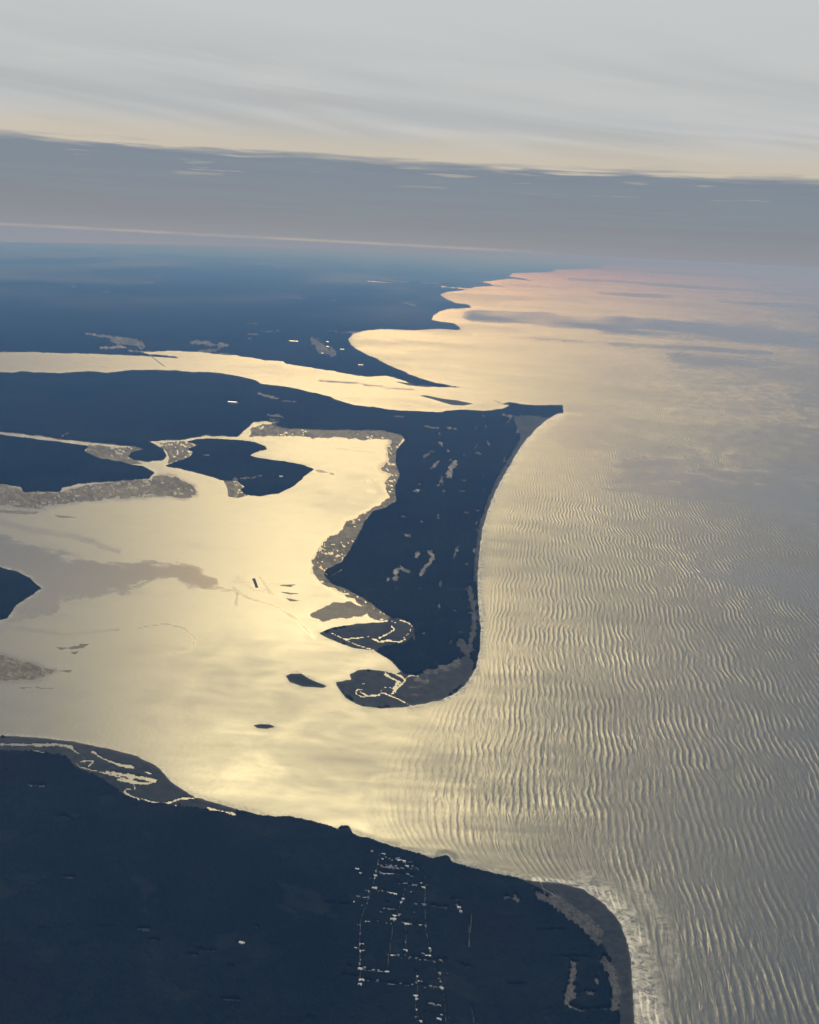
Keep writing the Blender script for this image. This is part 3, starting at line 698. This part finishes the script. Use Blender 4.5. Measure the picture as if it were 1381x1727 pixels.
def building(name, L, W, h, r, roofmat, windows=3, door=True, chimney=True, hip=0.0):
    """gabled building, ridge along X, base at z = 0"""
    t = empty(name, (0, 0, 0)); l, w = L / 2, W / 2
    body = [(-l, -w, -2), (l, -w, -2), (l, w, -2), (-l, w, -2), (-l, -w, h), (l, -w, h), (l, w, h), (-l, w, h), (-l + hip, 0, h + r), (l - hip, 0, h + r)]
    part('wall', (body, [(0, 1, 5, 4), (2, 3, 7, 6), (1, 2, 6, 9, 5), (3, 0, 4, 8, 7)] if hip == 0 else [(0, 1, 5, 4), (2, 3, 7, 6), (1, 2, 6, 5), (3, 0, 4, 7), (4, 5, 6, 7)]), M_wall, t)
    e = W * .05; k = .25                                       # overhanging roof slab
    def slab(sy):
        a = [(-l - e, sy * (w + e), h - e * r / w + .1), (l + e, sy * (w + e), h - e * r / w + .1), (l + e - hip, 0, h + r + .1), (-l - e + hip, 0, h + r + .1)]
        b = [(x, y, z + k) for x, y, z in a]
        return a + b, [(0, 1, 2, 3), (4, 7, 6, 5), (0, 4, 5, 1), (1, 5, 6, 2), (2, 6, 7, 3), (3, 7, 4, 0)]
    ro_ = [slab(-1), slab(1)]
    if hip:
        for sx in (-1, 1):
            a = [(sx * (l + e), -(w + e), h - e * r / w + .35), (sx * (l + e), w + e, h - e * r / w + .35), (sx * (l + e - hip), 0, h + r + .35)]
            ro_.append((a, [(0, 1, 2)]))
    rf = part('roof', join(ro_), roofmat, t)
    if chimney: part('chimney', box(l * .4, l * .4 + 1.1, w * .25, w * .25 + 1.1, h, h + r + 1.3), M_brick, rf)
    for i in range(windows):
        x = -l + L * (i + .5) / windows
        part('window', box(x - L * .07, x + L * .07, -w - .08, -w + .04, h * .35, h * .75), M_glass, t)
    if door: part('door', box(-L * .02 + L / windows / 2, L * .05 + L / windows / 2, -w - .1, -w + .04, 0, h * .6), M_wood, t)
    return t
def copy_tree(o, parent=None):
    c_ = o.copy(); COL.objects.link(c_); c_.parent = parent
    for ch in list(o.children): copy_tree(ch, c_)
    return c_

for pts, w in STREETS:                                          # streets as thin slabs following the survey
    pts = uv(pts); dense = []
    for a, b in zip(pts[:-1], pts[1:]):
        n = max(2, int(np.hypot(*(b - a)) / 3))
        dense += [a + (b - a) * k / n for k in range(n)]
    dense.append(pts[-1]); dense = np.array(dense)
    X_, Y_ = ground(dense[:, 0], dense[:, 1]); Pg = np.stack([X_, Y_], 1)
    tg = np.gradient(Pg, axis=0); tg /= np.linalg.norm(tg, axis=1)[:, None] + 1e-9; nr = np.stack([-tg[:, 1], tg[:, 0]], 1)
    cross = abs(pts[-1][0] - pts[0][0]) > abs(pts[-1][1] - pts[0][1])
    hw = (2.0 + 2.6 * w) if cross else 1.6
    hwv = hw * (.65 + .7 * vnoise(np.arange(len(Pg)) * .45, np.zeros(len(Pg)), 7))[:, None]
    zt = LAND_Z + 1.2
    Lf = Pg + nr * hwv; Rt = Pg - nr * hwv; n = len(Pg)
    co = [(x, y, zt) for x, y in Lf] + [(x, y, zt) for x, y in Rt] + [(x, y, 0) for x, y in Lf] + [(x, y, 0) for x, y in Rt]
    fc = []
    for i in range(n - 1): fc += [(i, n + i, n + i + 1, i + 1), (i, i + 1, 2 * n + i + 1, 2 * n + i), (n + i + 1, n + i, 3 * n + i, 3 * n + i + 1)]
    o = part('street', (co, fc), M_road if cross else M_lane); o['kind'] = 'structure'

protoW = building('house', 15, 10, 4.5, 3.0, M_wroof)
protoG = building('house', 14, 9.5, 4.0, 2.6, M_groof, hip=3.0)
protoL = building('long_building', 44, 11, 4.5, 2.4, M_wroof, windows=7, chimney=False)
HOUSES = [  # x, y, kind, size
 (646.6,1442.4,'W',1.3),(643.7,1450.7,'W',1.2),(627,1437.7,'G',1.2),(676.7,1453,'L',.9),(686.4,1462.4,'W',1.1),(602.4,1467.5,'W',1.3),(606.8,1474.7,'W',1.2),(632.9,1478.7,'W',1.3),(632.5,1471,'G',1.),
 (623.7,1483.7,'W',.9),(631,1483,'W',.9),(670.5,1485.2,'W',1.),(693.7,1490.2,'W',1.1),(711.8,1491.7,'W',1.),(713.5,1498.6,'W',1.2),(631.4,1500,'W',1.7),(642.3,1499,'W',1.1),(621.6,1497.8,'G',1.3),
 (618.7,1505.7,'W',1.6),(694.4,1507.6,'W',1.6),(661,1509,'L',1.),(598,1521,'W',1.4),(598.6,1516,'G',1.2),(614,1516.7,'W',1.2),(622,1526,'W',1.),(609,1529.6,'G',1.3),(680.6,1517.8,'W',1.1),(676.7,1524,'W',1.2),
 (642.3,1541.4,'W',1.3),(700,1541.6,'W',1.1),(665,1546,'L',.7),(663,1553,'W',1.9),(655.6,1561,'W',1.6),(619.4,1557.3,'W',1.4),(635.8,1556.6,'G',1.4),(685.7,1560.2,'L',.8),(708.2,1563,'W',1.1),(714,1574,'W',1.),
 (717.6,1579,'G',1.2),(606,1576,'G',1.3),(610,1595,'W',1.3),(774,1532,'W',1.1),(777,1539,'G',1.3),(732,1538,'G',1.1),(600.8,1601.6,'W',1.2),(610,1606.4,'W',1.4),(683.8,1604.9,'W',1.2),(726,1601.6,'W',1.1),
 (726.5,1606,'G',1.1),(719.7,1613.5,'L',.6),(662.5,1614.6,'W',1.4),(611,1621,'W',1.),(605.6,1627.7,'G',1.2),(607.4,1636,'W',1.2),(652.3,1641.3,'W',1.1),(609.5,1655.5,'W',1.5),(607.8,1662.4,'W',1.3),(703.4,1648.3,'L',.6),
 (708,1657.6,'W',1.),(744.7,1658,'W',.9),(745.7,1669.4,'W',1.4),(661,1649,'G',1.2),(678,1649.5,'G',1.2),(700.8,1682,'W',1.2),(703.8,1687.4,'W',1.),(698.4,1704,'L',.5),(731.6,1707.6,'L',.6),(740.3,1721,'W',1.2),
 (745.7,1714.6,'W',.9),(707.7,1725,'W',1.1),(741.4,1644,'G',1.2),(754,1645,'G',1.2),(408,1593,'W',1.9),
]
ORD = 'first second third fourth fifth sixth seventh eighth ninth tenth eleventh twelfth thirteenth fourteenth fifteenth sixteenth seventeenth eighteenth nineteenth twentieth'.split()
def row_of(x): return 0 if x < 628 else 1 if x < 650 else 2 if x < 680 else 3 if x < 706 else 4 if x < 760 else 5
ROWN = ['the leftmost town row', 'the second town row', 'the middle town row', 'the fourth town row', 'the rightmost town row']
KN = {'W': 'bright white roofed house', 'G': 'dim grey roofed house', 'L': 'long pale roofed building'}
order = sorted(range(len(HOUSES)), key=lambda i: HOUSES[i][1]); cnt = {}
lab = {}
for i in order:
    x, y, k, s = HOUSES[i]; r_ = row_of(x)
    if x < 500: lab[i] = 'lone bright house in a gap of the dark woods far left of the town'
    elif r_ == 5: lab[i] = KN[k] + ' standing apart to the right of the town'
    else:
        cnt[(r_, k)] = cnt.get((r_, k), 0) + 1
        lab[i] = ORD[cnt[(r_, k)] - 1] + ' ' + KN[k] + ' from the bay in ' + ROWN[r_]
used = set()
for i, (x, y, k, s) in enumerate(HOUSES):
    pr = {'W': protoW, 'G': protoG, 'L': protoL}[k]
    if k in used: o = copy_tree(pr)
    else: o = pr; used.add(k)
    X_, Y_ = G(x, y, LAND_Z)
    o.location = (X_, Y_, LAND_Z + 2.5); s = 1.08 * (1 + (s - 1) * .65)
    o.scale = (s, s, s * .9)
    o.rotation_euler = (0, 0, rad(random.uniform(-14, 14) - 4 + (90 if (k == 'G' and random.random() < .4) else 0)))
    if (x, y) == (598, 1521): o.rotation_euler = (0, 0, rad(88)); o.scale = (2.2, 1.2, 1.2)
    tag(o, lab[i], 'house' if k != 'L' else 'building', 'houses of the shore town')

# faint smaller roofs between the streets
k_ = 0
while k_ < 150:
    pts, w = random.choice(STREETS[:-1]); i = random.randrange(len(pts) - 1); t = random.random()
    x = pts[i][0] * (1 - t) + pts[i + 1][0] * t + random.choice((-1, 1)) * random.uniform(2.5, 5); y = pts[i][1] * (1 - t) + pts[i + 1][1] * t + random.uniform(-3, 3)
    if y > 1722 or min(abs(x - h[0]) + abs(y - h[1]) for h in HOUSES) < 6: continue
    o = copy_tree(protoG); X_, Y_ = G(x, y, LAND_Z); o.location = (X_, Y_, LAND_Z + 4.5); s = random.uniform(.6, .95); o.scale = (s, s, s)
    o.rotation_euler = (0, 0, rad(random.uniform(-14, 14) - 4)); k_ += 1
    tag(o, 'faint small grey roof half hidden in the trees beside a town street', 'house', 'faint roofs among the town trees')
FAR = [(495.5,577,260,70,22,10,'long white building left of the town on the pale spit'), (552,578,70,60,20,9,'upper of the two white blocks in the town on the pale spit'),
       (552.5,586,75,60,20,9,'lower of the two white blocks in the town on the pale spit'), (577,590.5,110,50,16,8,'white building nearest the bay beach on the spit'),
       (608,616.5,120,40,12,6,'pale low building out along the neck of the spit'), (544,597,60,40,12,6,'small pale building below the town on the spit'),
       (392,679.5,160,60,12,6,'pale long shed in the woods of the upper peninsula'), (474,805.5,40,26,10,5,'small pale building at the foot of the lobed island')]
for x, y, L_, W_, h_, r_, lb in FAR:
    o = building('warehouse', L_, W_, h_, r_, M_wroof, windows=6, chimney=False)
    X_, Y_ = G(x, y, LAND_Z); o.location = (X_, Y_, LAND_Z + 9); o.rotation_euler = (0, 0, rad(-4)); tag(o, lb, 'building', 'pale buildings beyond the bay')

# the long low bridge over the sound
a = Vector((*G(252, 599), 0)); b = Vector((*G(277, 618), 0)); dv = b - a; Lb = dv.length
br = empty('bridge', a, math.atan2(dv.y, dv.x)); tag(br, 'long low grey bridge crossing the bright sound at upper left', 'bridge')
part('deck', box(0, Lb, -7, 7, 9, 11), M_conc, br)
part('railing', join([box(0, Lb, -7, -6.6, 11.003, 12.1), box(0, Lb, 6.6, 7, 11.003, 12.1)]), M_conc, br)
for k in range(40): part('pier', join([box((k + .5) * Lb / 40 - 2, (k + .5) * Lb / 40 + 2, -6, 6, -3, 8.998)]), M_conc, br)

# the pier at the tip of the peninsula
a = Vector((*G(853, 684), 0)); b = Vector((*G(832, 675), 0)); dv = b - a; Lb = dv.length
pr = empty('pier', a, math.atan2(dv.y, dv.x)); tag(pr, 'thin timber jetty slanting into the inlet from the peninsula tip', 'jetty')
part('deck', box(0, Lb, -6, 6, 4, 5.2), M_wood, pr)
for k in range(24): part('pile', join([box((k + .5) * Lb / 24 - .8, (k + .5) * Lb / 24 + .8, s_ * 5 - .8, s_ * 5 + .8, -3, 3.998) for s_ in (-1, 1)]), M_wood, pr)

# ------------------------------------------------------------------ haze
hb = bpy.data.meshes.new('haze')
hx, hy0, hy1, hz0, hz1 = 1.3e6, -1.2e5, 7.5e5, -4.0, H + 30
vs = [(x, y, z) for z in (hz0, hz1) for y in (hy0, hy1) for x in (-hx, hx)]
hb.from_pydata(vs, [], [(0, 2, 3, 1), (4, 5, 7, 6), (0, 1, 5, 4), (2, 6, 7, 3), (0, 4, 6, 2), (1, 3, 7, 5)]); hb.update()
ho = bpy.data.objects.new('haze', hb); COL.objects.link(ho)
hm = bpy.data.materials.new('haze_air'); hm.use_nodes = True; q = NT(hm.node_tree)
vo = q.n('ShaderNodeVolumePrincipled'); vo.inputs['Color'].default_value = (.14, .32, .80, 1); vo.inputs['Absorption Color'].default_value = (.74, .50, .10, 1)
vo.inputs['Density'].default_value = 2.2e-5; vo.inputs['Anisotropy'].default_value = 0.0
oo = q.n('ShaderNodeOutputMaterial'); q.link(vo.outputs[0], oo.inputs['Volume'])
hb.materials.append(hm); ho['kind'] = 'stuff'
